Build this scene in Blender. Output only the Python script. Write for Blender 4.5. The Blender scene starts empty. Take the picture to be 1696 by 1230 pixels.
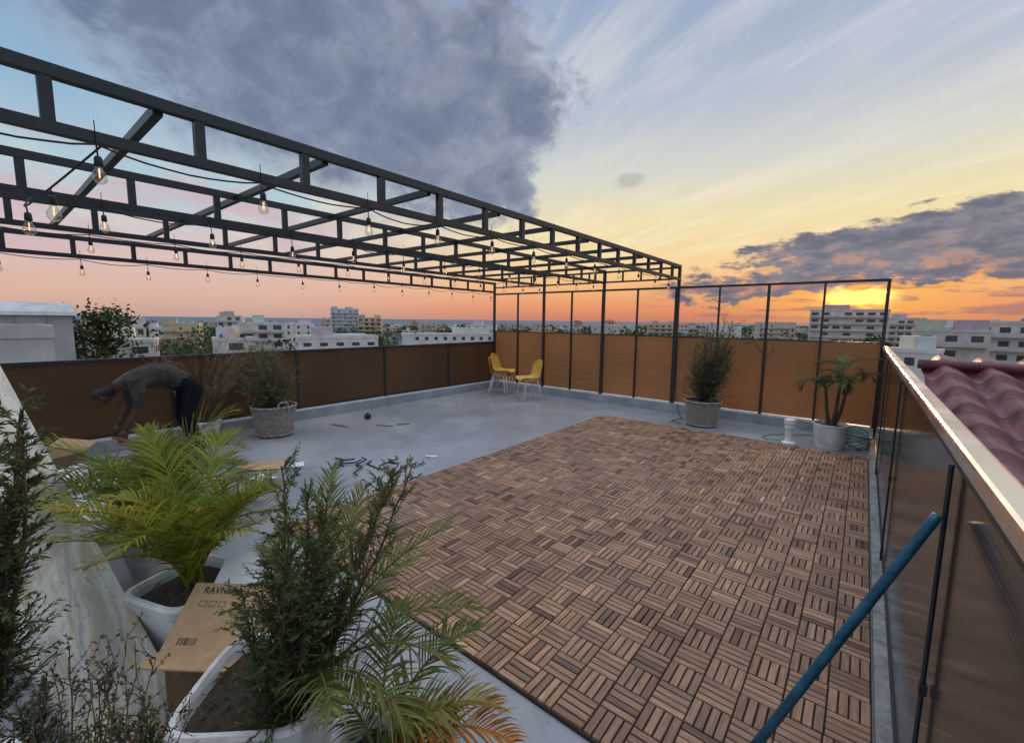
import bpy, math, random
import numpy as np
from mathutils import Vector, Matrix
R=random.Random(7)
scene=bpy.context.scene
scene.view_settings.view_transform='Standard'; scene.view_settings.look='None'; scene.view_settings.exposure=0
def lin(r,g,b):
    f=lambda c:(c/255/12.92) if c/255<=.04045 else ((c/255+.055)/1.055)**2.4
    return (f(r),f(g),f(b),1)
# ------------------------------------------------------------ camera
A=Vector((587,78,-720)).normalized(); B=Vector((-898,95,-720)); B=(B-A*B.dot(A)).normalized()
Z=A.cross(B).normalized(); X=-B
CH=1.65
cam=bpy.data.cameras.new('camera'); co=bpy.data.objects.new('camera',cam); scene.collection.objects.link(co)
cam.sensor_fit='HORIZONTAL'; cam.sensor_width=36; cam.lens=36*720/1696; cam.clip_start=.02; cam.clip_end=90000
m=Matrix((X,A,Z)).to_4x4(); m.translation=(0,0,CH); co.matrix_world=m; scene.camera=co
# ------------------------------------------------------------ node helpers
class NT:
    def __init__(s,nt): s.nt=nt
    def new(s,t): return s.nt.nodes.new(t)
    def put(s,sock,v):
        if isinstance(v,bpy.types.NodeSocket): s.nt.links.new(v,sock)
        elif v is not None: sock.default_value=v
    def m(s,op,a,b=None,c=None,clamp=False):
        n=s.new('ShaderNodeMath'); n.operation=op; n.use_clamp=clamp
        s.put(n.inputs[0],a); s.put(n.inputs[1],b); s.put(n.inputs[2],c); return n.outputs[0]
    def ss(s,v,a,b,o0=0.,o1=1.):
        n=s.new('ShaderNodeMapRange'); n.interpolation_type='SMOOTHSTEP'
        for k,x in enumerate((v,a,b,o0,o1)): s.put(n.inputs[k],x)
        return n.outputs[0]
    def mix(s,f,a,b,mode='MIX'):
        n=s.new('ShaderNodeMix'); n.data_type='RGBA'; n.blend_type=mode
        s.put(n.inputs[0],f); s.put(n.inputs[6],a); s.put(n.inputs[7],b); return n.outputs[2]
    def noise(s,vec,scale,detail=4,rough=.55,dist=0):
        n=s.new('ShaderNodeTexNoise'); s.put(n.inputs['Vector'],vec); n.inputs['Scale'].default_value=scale
        n.inputs['Detail'].default_value=detail; n.inputs['Roughness'].default_value=rough; n.inputs['Distortion'].default_value=dist
        return n.outputs[0]
    def ramp(s,f,stops,interp='LINEAR'):
        n=s.new('ShaderNodeValToRGB'); n.color_ramp.interpolation=interp; e=n.color_ramp.elements
        while len(e)>1: e.remove(e[-1])
        e[0].position=stops[0][0]; e[0].color=stops[0][1]
        for p,c in stops[1:]:
            x=e.new(p); x.color=c
        s.put(n.inputs[0],f); return n.outputs[0]
    def comb(s,x,y,z):
        n=s.new('ShaderNodeCombineXYZ'); s.put(n.inputs[0],x); s.put(n.inputs[1],y); s.put(n.inputs[2],z); return n.outputs[0]
# ------------------------------------------------------------ world
w=bpy.data.worlds.new("World"); scene.world=w; w.use_nodes=True
w.node_tree.nodes.clear(); N=NT(w.node_tree)
tc=N.new('ShaderNodeTexCoord').outputs['Generated']
sp=N.new('ShaderNodeSeparateXYZ'); N.put(sp.inputs[0],tc); x,y,z=sp.outputs
E=N.m('MULTIPLY',N.m('ARCSINE',z),57.2958)
Az=N.m('MULTIPLY',N.m('ARCTAN2',x,y),57.2958)
Ef=N.m('DIVIDE',N.m('MAXIMUM',E,0.),90.)
Lr=N.ramp(Ef,[(0,lin(196,162,152)),(2/90,lin(220,178,160)),(5/90,lin(222,190,180)),(9/90,lin(204,198,204)),(13/90,lin(176,203,216)),(20/90,lin(146,182,210)),(33/90,lin(120,154,196)),(.5,lin(150,160,176)),(1,lin(172,170,172))])
Rr=N.ramp(Ef,[(0,lin(196,128,106)),(1.6/90,lin(232,148,104)),(4/90,lin(247,184,126)),(7/90,lin(249,213,156)),(12/90,lin(240,224,178)),(17/90,lin(216,216,206)),(24/90,lin(180,191,208)),(35/90,lin(146,166,198)),(.5,lin(152,160,178)),(1,lin(172,170,172))])
hl=N.m('SQRT',N.m('ADD',N.m('MULTIPLY',x,x),N.m('MULTIPLY',y,y)))
cy=N.m('DIVIDE',y,N.m('MAXIMUM',hl,.001))
col=N.mix(N.ss(cy,.30,.93),Lr,Rr)
# cirrus streaks in a high flat layer
den=N.m('ADD',N.m('MAXIMUM',z,0.),.06)
px=N.m('DIVIDE',x,den); py=N.m('DIVIDE',y,den)
a=math.radians(-58)
al=N.m('ADD',N.m('MULTIPLY',px,math.sin(a)),N.m('MULTIPLY',py,math.cos(a)))
ac=N.m('SUBTRACT',N.m('MULTIPLY',px,math.cos(a)),N.m('MULTIPLY',py,math.sin(a)))
cv=N.comb(N.m('MULTIPLY',al,.22),ac,0.)
ci=N.noise(cv,1.3,5,.6,.7); ci2=N.noise(cv,4.,5,.62,.6)
cim=N.m('MULTIPLY',N.ss(N.m('ADD',N.m('MULTIPLY',ci,.55),N.m('MULTIPLY',ci2,.45)),.43,.63),N.ss(E,4.,12.))
cicol=N.mix(N.ss(E,9.,24.),lin(255,240,200),lin(212,214,219))
col=N.mix(N.m('MULTIPLY',cim,N.ss(cy,.15,.8,.25,.8)),col,cicol)
# pink low clouds on the left
sv=N.comb(x,y,N.m('MULTIPLY',z,3.2))
pn=N.noise(sv,5.5,5,.6,.3)
pm=N.m('MULTIPLY',N.ss(pn,.45,.62),N.m('MULTIPLY',N.ss(E,3.,7.),N.ss(E,19.,12.)))
pm=N.m('MULTIPLY',pm,N.ss(cy,.75,.35))
col=N.mix(N.m('MULTIPLY',pm,.7),col,lin(208,178,184))
# big grey cumulus
nv=N.comb(x,y,N.m('MULTIPLY',z,1.35))
n1=N.noise(nv,4.2,6,.55,.25); n2=N.noise(nv,13.,6,.62,.3)
d1=N.m('ADD',N.m('POWER',N.m('ABSOLUTE',N.m('DIVIDE',N.m('ADD',Az,58.),26.)),3.),N.m('POWER',N.m('ABSOLUTE',N.m('DIVIDE',N.m('SUBTRACT',E,N.m('SUBTRACT',19.5,N.m('MULTIPLY',Az,.09))),N.m('ADD',14.,N.m('MULTIPLY',Az,.05)))),2.4))
d1=N.m('ADD',d1,N.m('MULTIPLY',N.m('SUBTRACT',n1,.5),-2.7)); d1=N.m('ADD',d1,N.m('MULTIPLY',N.m('SUBTRACT',n2,.5),-1.8))
soft=N.ss(Az,-45.,-66.)
m1=N.ss(d1,N.m('ADD',1.30,N.m('MULTIPLY',soft,.40)),N.m('SUBTRACT',.78,N.m('MULTIPLY',soft,.7)))
c1=N.mix(N.ss(N.m('ADD',N.m('MULTIPLY',n1,.5),N.m('MULTIPLY',n2,.5)),.36,.64),lin(142,152,174),lin(106,119,145))
c1=N.mix(N.ss(d1,.3,1.2,0.,.7),c1,lin(156,161,180))
col=N.mix(N.m('MULTIPLY',m1,.95),col,c1)
# small tuft
d4=N.m('ADD',N.m('POWER',N.m('DIVIDE',N.m('ADD',Az,24.5),2.2),2.),N.m('POWER',N.m('DIVIDE',N.m('SUBTRACT',E,16.6),.7),2.))
d4=N.m('ADD',d4,N.m('MULTIPLY',N.m('SUBTRACT',n2,.5),-8.))
col=N.mix(N.m('MULTIPLY',N.ss(d4,1.4,-.4),.5),col,lin(164,164,172))
# dark bank above the sun
kv=N.comb(x,y,N.m('MULTIPLY',z,2.6))
n3=N.noise(kv,6.,6,.6,.35); n5=N.noise(kv,19.,5,.62,.2)
d2=N.m('ADD',N.m('POWER',N.m('ABSOLUTE',N.m('DIVIDE',N.m('SUBTRACT',Az,9.),24.)),3.),N.m('POWER',N.m('ABSOLUTE',N.m('DIVIDE',N.m('SUBTRACT',E,N.m('ADD',6.7,N.m('MULTIPLY',Az,.13))),3.2)),2.))
nn=N.m('ADD',N.m('MULTIPLY',N.m('SUBTRACT',n3,.5),-4.2),N.m('MULTIPLY',N.m('SUBTRACT',n5,.5),-3.0))
d2=N.m('ADD',d2,nn); m2=N.ss(d2,1.50,.90)
sd=N.m('ADD',N.m('POWER',N.m('DIVIDE',N.m('ADD',Az,1.),13.),2.),N.m('POWER',N.m('DIVIDE',N.m('SUBTRACT',E,2.8),3.6),2.))
near=N.m('EXPONENT',N.m('MULTIPLY',sd,-1.))
c2=N.mix(N.ss(N.m('ADD',N.m('MULTIPLY',n5,.6),N.m('MULTIPLY',n3,.4)),.36,.62),lin(146,142,152),lin(98,104,124))
c2=N.mix(N.m('MULTIPLY',near,N.ss(n5,.52,.38)),c2,lin(228,150,96))
edge=N.m('MULTIPLY',N.m('MULTIPLY',m2,N.m('SUBTRACT',1.,m2)),4.)
kv2=N.comb(x,y,N.m('MULTIPLY',z,9.)); n6=N.noise(kv2,7.,5,.62,.2)
gd=N.m('ADD',N.m('POWER',N.m('DIVIDE',N.m('ADD',Az,1.),7.5),2.),N.m('POWER',N.m('DIVIDE',N.m('SUBTRACT',E,2.7),2.5),2.))
g1=N.m('EXPONENT',N.m('MULTIPLY',gd,-1.))
col=N.mix(N.m('MULTIPLY',g1,.8),col,(1.05,.50,.09,1))
col=N.mix(N.m('MULTIPLY',m2,.97),col,c2)
col=N.mix(N.m('MULTIPLY',edge,N.m('MULTIPLY',near,.95)),col,lin(255,176,78))
m3=N.m('MULTIPLY',N.m('MULTIPLY',N.ss(n6,.48,.58),N.m('MULTIPLY',N.ss(E,.2,1.),N.ss(E,5.5,3.6))),N.ss(cy,.90,.98))
col=N.mix(N.m('MULTIPLY',m3,.7),col,lin(156,118,118))
cd=N.m('ADD',N.m('POWER',N.m('DIVIDE',N.m('ADD',Az,.9),3.0),2.),N.m('POWER',N.m('DIVIDE',N.m('SUBTRACT',E,N.m('ADD',2.75,N.m('MULTIPLY',N.m('SUBTRACT',n5,.5),4.))),1.0),2.))
g2=N.ss(N.m('EXPONENT',N.m('MULTIPLY',cd,-1.)),.08,.75)
g2=N.m('MULTIPLY',g2,N.ss(n6,.66,.50,.35,1.))
col=N.mix(g2,col,(2.4,1.25,.28,1))
bo=N.ss(E,36.,60.,1.,3.7)  # added brightness in the unseen overhead sky, lifts light on the terrace
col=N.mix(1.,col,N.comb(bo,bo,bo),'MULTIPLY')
col=N.mix(N.ss(E,-.2,-3.),col,lin(120,110,105))
sky=N.new('ShaderNodeTexSky'); sky.sky_type='NISHITA'; sky.sun_disc=False; sky.sun_elevation=math.radians(3); sky.sun_rotation=math.radians(-1)
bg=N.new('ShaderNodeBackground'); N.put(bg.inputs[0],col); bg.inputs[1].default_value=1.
bg2=N.new('ShaderNodeBackground'); N.put(bg2.inputs[0],sky.outputs[0]); bg2.inputs[1].default_value=.0004
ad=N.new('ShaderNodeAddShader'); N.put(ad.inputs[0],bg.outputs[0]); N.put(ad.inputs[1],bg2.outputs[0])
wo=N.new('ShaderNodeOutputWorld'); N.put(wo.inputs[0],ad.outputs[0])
sl=bpy.data.lights.new('sun','SUN'); sl.energy=1.4; sl.angle=math.radians(3); sl.color=(1,.60,.34)
so=bpy.data.objects.new('sun',sl); scene.collection.objects.link(so)
so.rotation_euler=Vector((.015,-1,-math.tan(math.radians(4)))).to_track_quat('-Z','Y').to_euler()
# ------------------------------------------------------------ materials
def pmat(name,col=(.5,.5,.5),rough=.6,metal=0.,var=.15,scale=5.,bump=0.,bscale=60.,attr=False,transl=0.,stretch=None,spec=.5,rvar=0.):
    mt=bpy.data.materials.new(name); mt.use_nodes=True; nt=mt.node_tree; n=NT(nt)
    p=nt.nodes['Principled BSDF']; out=nt.nodes['Material Output']
    tcn=n.new('ShaderNodeTexCoord').outputs['Object']
    if stretch:
        mp=n.new('ShaderNodeMapping'); n.put(mp.inputs[0],tcn); mp.inputs['Scale'].default_value=stretch; tcn=mp.outputs[0]
    if attr:
        at=n.new('ShaderNodeAttribute'); at.attribute_name='Col'; c=at.outputs['Color']
    else: c=(*col[:3],1)
    nz=None
    if var>0 or rvar>0: nz=n.noise(tcn,scale,4,.6)
    if var>0:
        k=n.ss(nz,.25,.75,1-var,1+var); c=n.mix(1.,c,n.comb(k,k,k),'MULTIPLY')
    n.put(p.inputs['Base Color'],c); p.inputs['Roughness'].default_value=rough; p.inputs['Metallic'].default_value=metal
    p.inputs['Specular IOR Level'].default_value=spec
    if rvar>0: n.put(p.inputs['Roughness'],n.ss(nz,.3,.7,max(.05,rough-rvar),rough+rvar))
    if bump>0:
        b=n.new('ShaderNodeBump'); b.inputs['Strength'].default_value=bump; b.inputs['Distance'].default_value=.01
        n.put(b.inputs['Height'],n.noise(tcn,bscale,4)); n.put(p.inputs['Normal'],b.outputs[0])
    if transl>0:
        t=n.new('ShaderNodeBsdfTranslucent'); n.put(t.inputs[0],c); ms=n.new('ShaderNodeMixShader'); ms.inputs[0].default_value=transl
        n.put(ms.inputs[1],p.outputs[0]); n.put(ms.inputs[2],t.outputs[0]); n.put(out.inputs[0],ms.outputs[0])
    return mt
def floor_mat():
    mt=bpy.data.materials.new('painted_floor'); mt.use_nodes=True; nt=mt.node_tree; n=NT(nt); p=nt.nodes['Principled BSDF']
    t=n.new('ShaderNodeTexCoord').outputs['Object']
    a=n.noise(t,.6,6,.6,.4); b=n.noise(t,4.,6,.65,.3); c=n.noise(t,60.,3,.6)
    base=n.mix(n.ss(a,.35,.68),lin(142,146,152),lin(166,169,174))
    base=n.mix(n.m('MULTIPLY',n.ss(b,.55,.78),.22),base,lin(188,190,194))
    base=n.mix(n.m('MULTIPLY',n.ss(b,.43,.30),.32),base,lin(114,115,118))
    st=n.ss(n.noise(t,1.9,5,.7,1.),.60,.72); base=n.mix(n.m('MULTIPLY',st,.4),base,lin(134,128,118))
    sc=n.ss(n.noise(t,11.,3,.8,2.),.66,.70); base=n.mix(n.m('MULTIPLY',sc,.4),base,lin(92,92,94))
    base=n.mix(n.ss(c,.3,.7,0.,.15),base,lin(112,114,118))
    n.put(p.inputs['Base Color'],base); n.put(p.inputs['Roughness'],n.ss(a,.35,.7,.18,.38))
    bp=n.new('ShaderNodeBump'); bp.inputs['Strength'].default_value=.10; bp.inputs['Distance'].default_value=.01
    n.put(bp.inputs['Height'],n.noise(t,7.,4,.6)); n.put(p.inputs['Normal'],bp.outputs[0]); return mt
M_floor=floor_mat()
def deck_mat():
    mt=bpy.data.materials.new('acacia_wood'); mt.use_nodes=True; nt=mt.node_tree; n=NT(nt); p=nt.nodes['Principled BSDF']
    t=n.new('ShaderNodeTexCoord').outputs['Object']; at=n.new('ShaderNodeAttribute'); at.attribute_name='Col'
    ma=n.new('ShaderNodeMapping'); n.put(ma.inputs[0],t); ma.inputs['Scale'].default_value=(5,60,5)
    mb=n.new('ShaderNodeMapping'); n.put(mb.inputs[0],t); mb.inputs['Scale'].default_value=(60,5,5)
    g1=n.noise(ma.outputs[0],1.6,4,.6,.6); g2=n.noise(mb.outputs[0],1.6,4,.6,.6)
    g=n.m('ADD',n.m('MULTIPLY',g1,at.outputs['Alpha']),n.m('MULTIPLY',g2,n.m('SUBTRACT',1.,at.outputs['Alpha'])))
    k=n.ss(g,.3,.72,.65,1.32); c=n.mix(1.,at.outputs['Color'],n.comb(k,k,k),'MULTIPLY')
    dn=n.noise(t,1.5,5,.6); c=n.mix(n.ss(dn,.45,.7,0.,.22),c,(.28,.225,.18,1))
    n.put(p.inputs['Base Color'],c); n.put(p.inputs['Roughness'],n.ss(dn,.3,.7,.36,.54)); p.inputs['Specular IOR Level'].default_value=.4
    bp=n.new('ShaderNodeBump'); bp.inputs['Strength'].default_value=.25; bp.inputs['Distance'].default_value=.004
    n.put(bp.inputs['Height'],g); n.put(p.inputs['Normal'],bp.outputs[0]); return mt
M_deck=deck_mat()
M_black=pmat('black_plastic',(.012,.012,.012),.6,var=0)
M_steel=pmat('painted_steel',(.020,.026,.033),.42,0,.2,8)
M_curb=pmat('curb_paint',(.33,.35,.38),.5,0,.25,3,.2,30,rvar=.15)
M_white=pmat('white_strip',(.78,.78,.76),.5,0,.15,9)
M_conc=pmat('concrete',(.27,.27,.27),.8,0,.4,14,.5,60)
M_alu=pmat('rail_metal',(.86,.80,.74),.24,.9,.07,3,.02,rvar=.06)
def panel_mat(name,c,rough,tr,spec=.5,bs=.35,nv_=.08):
    mt=bpy.data.materials.new(name); mt.use_nodes=True; nt=mt.node_tree; n=NT(nt); p=nt.nodes['Principled BSDF']
    t=n.new('ShaderNodeTexCoord').outputs['Object']
    mp=n.new('ShaderNodeMapping'); n.put(mp.inputs[0],t); mp.inputs['Scale'].default_value=(.12,.12,110)
    wv=n.noise(mp.outputs[0],1.,2,.5); k=n.ss(wv,.3,.7,.90,1.09)
    nz=n.noise(t,.9,3,.5); k2=n.ss(nz,.3,.7,1-nv_,1+nv_); k=n.m('MULTIPLY',k,k2)
    cc=n.mix(1.,(*c,1),n.comb(k,k,k),'MULTIPLY'); n.put(p.inputs['Base Color'],cc); p.inputs['Roughness'].default_value=rough; p.inputs['Specular IOR Level'].default_value=spec
    bp=n.new('ShaderNodeBump'); bp.inputs['Strength'].default_value=bs; bp.inputs['Distance'].default_value=.003
    n.put(bp.inputs['Height'],wv); n.put(p.inputs['Normal'],bp.outputs[0])
    tl=n.new('ShaderNodeBsdfTranslucent'); n.put(tl.inputs[0],cc); ms=n.new('ShaderNodeMixShader'); ms.inputs[0].default_value=tr
    n.put(ms.inputs[1],p.outputs[0]); n.put(ms.inputs[2],tl.outputs[0]); n.put(nt.nodes['Material Output'].inputs[0],ms.outputs[0]); return mt
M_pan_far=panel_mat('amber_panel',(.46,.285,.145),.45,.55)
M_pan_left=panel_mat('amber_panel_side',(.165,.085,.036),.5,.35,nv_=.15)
M_pan_right=panel_mat('amber_panel_gloss',(.055,.036,.025),.12,.08,.9,.15)
M_leaf=pmat('leaf',attr=True,rough=.5,var=0,transl=.4,spec=.22)
M_leafd=pmat('conifer_leaf',attr=True,rough=.7,var=0,transl=.25,spec=.15)
M_bark=pmat('bark',(.10,.07,.045),.85,0,.3,30,spec=.2)
M_soil=pmat('soil',(.045,.032,.022),.95,0,.5,40,1.,90)
M_pot=pmat('white_pot',(.68,.68,.66),.42,0,.3,5,.08,30)
M_wick=pmat('wicker',(.36,.31,.27),.8,0,.45,45,.3,90)
M_card=pmat('cardboard',(.44,.29,.16),.8,0,.12,14,.1,60)
M_carddk=pmat('cardboard_dark',(.20,.125,.065),.85,0,.15,14)
M_ink=pmat('ink',(.035,.03,.025),.7)
M_lbl=pmat('paper',(.72,.74,.76),.6,0,.1,9)
M_yel=pmat('yellow_plastic',(.66,.38,.06),.42,0,.08,6)
M_wh=pmat('white_metal',(.78,.78,.77),.35)
M_blue=pmat('blue_paint',(.012,.10,.17),.45,0,.5,14,.3,50,rvar=.15)
M_shirt=pmat('dark_shirt',(.050,.050,.046),.9,0,.3,14,.6,18,spec=.1)
M_pants=pmat('dark_trousers',(.012,.013,.018),.9,0,.2,14,.4,25,spec=.1)
M_skin=pmat('skin',(.085,.042,.026),.55,spec=.3)
M_hair=pmat('hair',(.008,.007,.006),.8)
M_shoe=pmat('shoe',(.05,.05,.05),.6)
M_tile=pmat('red_tile',(.135,.040,.050),.42,0,.35,2.5,.15,30,rvar=.1)
M_hose=pmat('hose',(.24,.34,.28),.45)
M_rust=pmat('wood_debris',(.26,.17,.10),.8)
def marble():
    mt=bpy.data.materials.new('stained_marble'); mt.use_nodes=True; nt=mt.node_tree; n=NT(nt); p=nt.nodes['Principled BSDF']
    t=n.new('ShaderNodeTexCoord').outputs['Object']; mp=n.new('ShaderNodeMapping'); n.put(mp.inputs[0],t); mp.inputs['Scale'].default_value=(1.6,9,1.6)
    mp.inputs['Rotation'].default_value=(0,0,math.radians(-12))
    a=n.noise(mp.outputs[0],1.3,8,.65,.8); b=n.noise(mp.outputs[0],3,6,.7,.5); c=n.noise(t,45.,4,.6)
    base=n.mix(n.ss(a,.38,.62),lin(200,198,190),lin(152,148,140)); base=n.mix(n.m('MULTIPLY',n.ss(b,.50,.64),.75),base,lin(166,146,104))
    base=n.mix(n.m('MULTIPLY',n.ss(c,.58,.68),.6),base,lin(104,100,92))
    n.put(p.inputs['Base Color'],base); p.inputs['Roughness'].default_value=.5; return mt
M_marble=marble()
def glassbulb():
    mt=bpy.data.materials.new('bulb_glass'); mt.use_nodes=True; nt=mt.node_tree; n=NT(nt); nt.nodes.remove(nt.nodes['Principled BSDF'])
    tr=n.new('ShaderNodeBsdfTransparent'); tr.inputs[0].default_value=(.93,.9,.84,1); gl=n.new('ShaderNodeBsdfGlossy'); gl.inputs['Roughness'].default_value=.05
    lw=n.new('ShaderNodeLayerWeight'); lw.inputs[0].default_value=.35
    ms=n.new('ShaderNodeMixShader'); n.put(ms.inputs[0],n.m('ADD',n.m('MULTIPLY',lw.outputs['Facing'],.6),.06)); n.put(ms.inputs[1],tr.outputs[0]); n.put(ms.inputs[2],gl.outputs[0])
    n.put(nt.nodes['Material Output'].inputs[0],ms.outputs[0]); return mt
M_bulb=glassbulb()
M_fil=bpy.data.materials.new('filament'); M_fil.use_nodes=True
pb=M_fil.node_tree.nodes['Principled BSDF']; pb.inputs['Emission Color'].default_value=(1,.55,.15,1); pb.inputs['Emission Strength'].default_value=2.0
# ------------------------------------------------------------ mesh builder
class MB:
    def __init__(s): s.v=[];s.f=[];s.m=[];s.c=[]
    def add(s,vs,fs,mat=0,col=(1,1,1,1)):
        o=len(s.v); s.v.extend(tuple(p) for p in vs)
        for f in fs: s.f.append(tuple(i+o for i in f)); s.m.append(mat); s.c.append(col)
    def box(s,x0,x1,y0,y1,z0,z1,mat=0,col=(1,1,1,1),M=None):
        vs=[Vector(p) for p in ((x0,y0,z0),(x1,y0,z0),(x1,y1,z0),(x0,y1,z0),(x0,y0,z1),(x1,y0,z1),(x1,y1,z1),(x0,y1,z1))]
        if M is not None: vs=[M@p for p in vs]
        s.add(vs,[(0,3,2,1),(4,5,6,7),(0,1,5,4),(1,2,6,5),(2,3,7,6),(3,0,4,7)],mat,col)
    def tube(s,pts,r,seg=8,mat=0,col=(1,1,1,1),cap=True):
        pts=[Vector(p) for p in pts]; n=len(pts); rs=r if isinstance(r,(list,tuple)) else [r]*n
        vs=[]; pu=None
        for i,p in enumerate(pts):
            t=(pts[min(i+1,n-1)]-pts[max(i-1,0)]); t=t.normalized() if t.length>1e-9 else Vector((0,0,1))
            if pu is None: pu=Vector((0,0,1)) if abs(t.z)<.9 else Vector((1,0,0))
            u=pu-t*pu.dot(t); u=u.normalized() if u.length>1e-6 else t.orthogonal().normalized(); v=t.cross(u); pu=u
            for k in range(seg):
                a=2*math.pi*k/seg; vs.append(p+(u*math.cos(a)+v*math.sin(a))*rs[i])
        fs=[]
        for i in range(n-1):
            for k in range(seg):
                k2=(k+1)%seg; fs.append((i*seg+k,i*seg+k2,(i+1)*seg+k2,(i+1)*seg+k))
        if cap: fs.append(tuple(range(seg))[::-1]); fs.append(tuple((n-1)*seg+k for k in range(seg)))
        s.add(vs,fs,mat,col)
    def lathe(s,prof,c,seg=16,mat=0,p=2.,rot=0.,wave=None,col=(1,1,1,1)):
        vs=[]
        for j,(r,z) in enumerate(prof):
            for k in range(seg):
                a=2*math.pi*k/seg; ca,sa=math.cos(a),math.sin(a)
                q=1/((abs(ca)**p+abs(sa)**p)**(1/p)); rr=r*q
                if wave: rr+=wave(j,a)
                X_=rr*ca;Y_=rr*sa
                vs.append((c[0]+X_*math.cos(rot)-Y_*math.sin(rot),c[1]+X_*math.sin(rot)+Y_*math.cos(rot),c[2]+z))
        fs=[]
        for j in range(len(prof)-1):
            for k in range(seg):
                k2=(k+1)%seg; fs.append((j*seg+k,j*seg+k2,(j+1)*seg+k2,(j+1)*seg+k))
        s.add(vs,fs,mat,col)
    def obj(s,name,mats,smooth=False,loc=None,parent=None,rotz=0.,autos=False):
        me=bpy.data.meshes.new(name); me.from_pydata(s.v,[],s.f)
        for mt in mats: me.materials.append(mt)
        me.polygons.foreach_set('material_index',s.m)
        ca=me.color_attributes.new('Col','FLOAT_COLOR','CORNER')
        ls=np.repeat(np.array(s.c,dtype=np.float32),[len(f) for f in s.f],axis=0)
        ca.data.foreach_set('color',ls.ravel())
        if smooth: me.polygons.foreach_set('use_smooth',[True]*len(me.polygons))
        me.update(); o=bpy.data.objects.new(name,me); scene.collection.objects.link(o)
        if loc: o.location=loc
        o.rotation_euler[2]=rotz
        if parent: o.parent=parent
        return o
# ------------------------------------------------------------ terrace
XL,XR,YF,YB=-7.1,.22,8.1,-3.5
GZ=-22.
b=MB(); b.add([(XL-.2,YB,0),(XR+.08,YB,0),(XR+.08,YF+.2,0),(XL-.2,YF+.2,0)],[(0,1,2,3)]); b.obj('terrace_floor',[M_floor])
M_host=pmat('render_wall',(.55,.53,.5),.85)
b=MB(); b.box(XL-.22,XR+.09,YB-.02,YF+.22,GZ,-.01); b.obj('host_building',[M_host])
b=MB(); 
b.box(XL-.16,XL+.10,YB,YF+.16,.002,.15,0); b.box(XL-.10,XL+.04,YB,YF+.1,.15,.172,1)
b.box(XL+.10,XR-.06,YF-.10,YF+.16,.002,.15,0); b.box(XL+.04,XR-.06,YF-.04,YF+.10,.15,.172,1)
b.box(XR-.06,XR+.09,YB,YF+.16,.002,.055,2)
b.obj('parapet_curb',[M_curb,M_white,M_conc])
# deck
b=MB(); q=.15; nx,ny=24,36; DX0,DY0=-3.45,1.40
b.box(DX0-.004,DX0+nx*q+.004,DY0-.004,DY0+ny*q+.004,.003,.012,1)
tile_tone={}
for i in range(nx):
    for j in range(ny):
        hor=(i+j)%2; tx=R.uniform(-.0012,.0012)
        tk=(i//2,j//2)
        if tk not in tile_tone: tile_tone[tk]=(R.uniform(.85,1.15),R.uniform(-.0015,.0015),R.uniform(-.0015,.0015))
        tone0,jx,jy=tile_tone[tk]
        for k in range(4):
            t=tone0*R.uniform(.72,1.25); wr=R.random()
            c=(.295*t,.163*t*(1+.08*wr),.094*t*(1+.2*wr),float(hor))
            if R.random()<.12: c=(.40*t,.24*t,.145*t,float(hor))
            if R.random()<.09: c=(.15*t,.08*t,.05*t,float(hor))
            s0=k*q/4+.0031; s1=(k+1)*q/4-.0031; e0,e1=.0033,q-.0033
            if hor: x0,x1,y0,y1=e0,e1,s0,s1
            else: x0,x1,y0,y1=s0,s1,e0,e1
            x0+=DX0+i*q+jx;x1+=DX0+i*q+jx;y0+=DY0+j*q+jy;y1+=DY0+j*q+jy; zt=.029+R.uniform(-.0008,.0008); ch=.0022
            vs=[(x0,y0,.01),(x1,y0,.01),(x1,y1,.01),(x0,y1,.01),(x0,y0,zt-ch),(x1,y0,zt-ch),(x1,y1,zt-ch),(x0,y1,zt-ch),(x0+ch,y0+ch,zt),(x1-ch,y0+ch,zt+tx),(x1-ch,y1-ch,zt+tx),(x0+ch,y1-ch,zt)]
            b.add(vs,[(0,1,5,4),(1,2,6,5),(2,3,7,6),(3,0,4,7),(4,5,9,8),(5,6,10,9),(6,7,11,10),(7,4,8,11),(8,9,10,11)],0,c)
b.obj('wood_deck_tiles',[M_deck,M_black])
# fences
b=MB(); posts=[8.1,6.54,4.9,3.25,1.6,-.05,-1.7,-3.4]
for yy in posts: b.box(XL-.02,XL+.02,yy-.02,yy+.02,.15,1.10,1)
b.box(XL-.027,XL+.027,YB,YF,1.10,1.135,1); b.box(XL-.018,XL+.018,YB,YF,.178,.205,1)
for y0,y1 in zip(posts[1:],posts[:-1]): b.box(XL-.008,XL+.006,y0+.021,y1-.021,.206,1.099,0)
b.obj('privacy_fence',[M_pan_left,M_steel])
b=MB(); px_=[XL+.731*i for i in range(11)]; px_[-1]=XR-.02
for i,xx in enumerate(px_):
    w2=.020 if i%2==0 else .014
    b.box(xx-w2,xx+w2,YF-.045,YF-.005,.16,2.25,1)
b.box(XL-.02,XR,YF-.047,YF-.003,2.25,2.285,1)
b.box(XL,XR,YF-.003,YF+.02,1.375,1.395,1)
b.box(XL,XR-.01,YF+.0,YF+.012,.18,1.374,0)
b.obj('privacy_fence',[M_pan_far,M_steel])
b=MB()
for yy in (-2.7,-.55,1.6,3.77,5.95): b.tube([(XR-.014,yy,.05),(XR-.014,yy,1.285)],.006,8,1); b.box(XR-.022,XR-.004,yy-.012,yy+.012,.62,.65,1)
b.box(XR-.02,XR+.02,YF-.005,YF+.02,.05,1.3,1)
b.box(XR,XR+.01,YB,YF-.006,.075,1.285,0); b.box(XR-.008,XR+.03,YB,YF-.006,1.286,1.312,1)
for z_ in (.056,): b.box(XR-.008,XR+.018,YB,YF-.006,z_,z_+.018,1)
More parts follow.
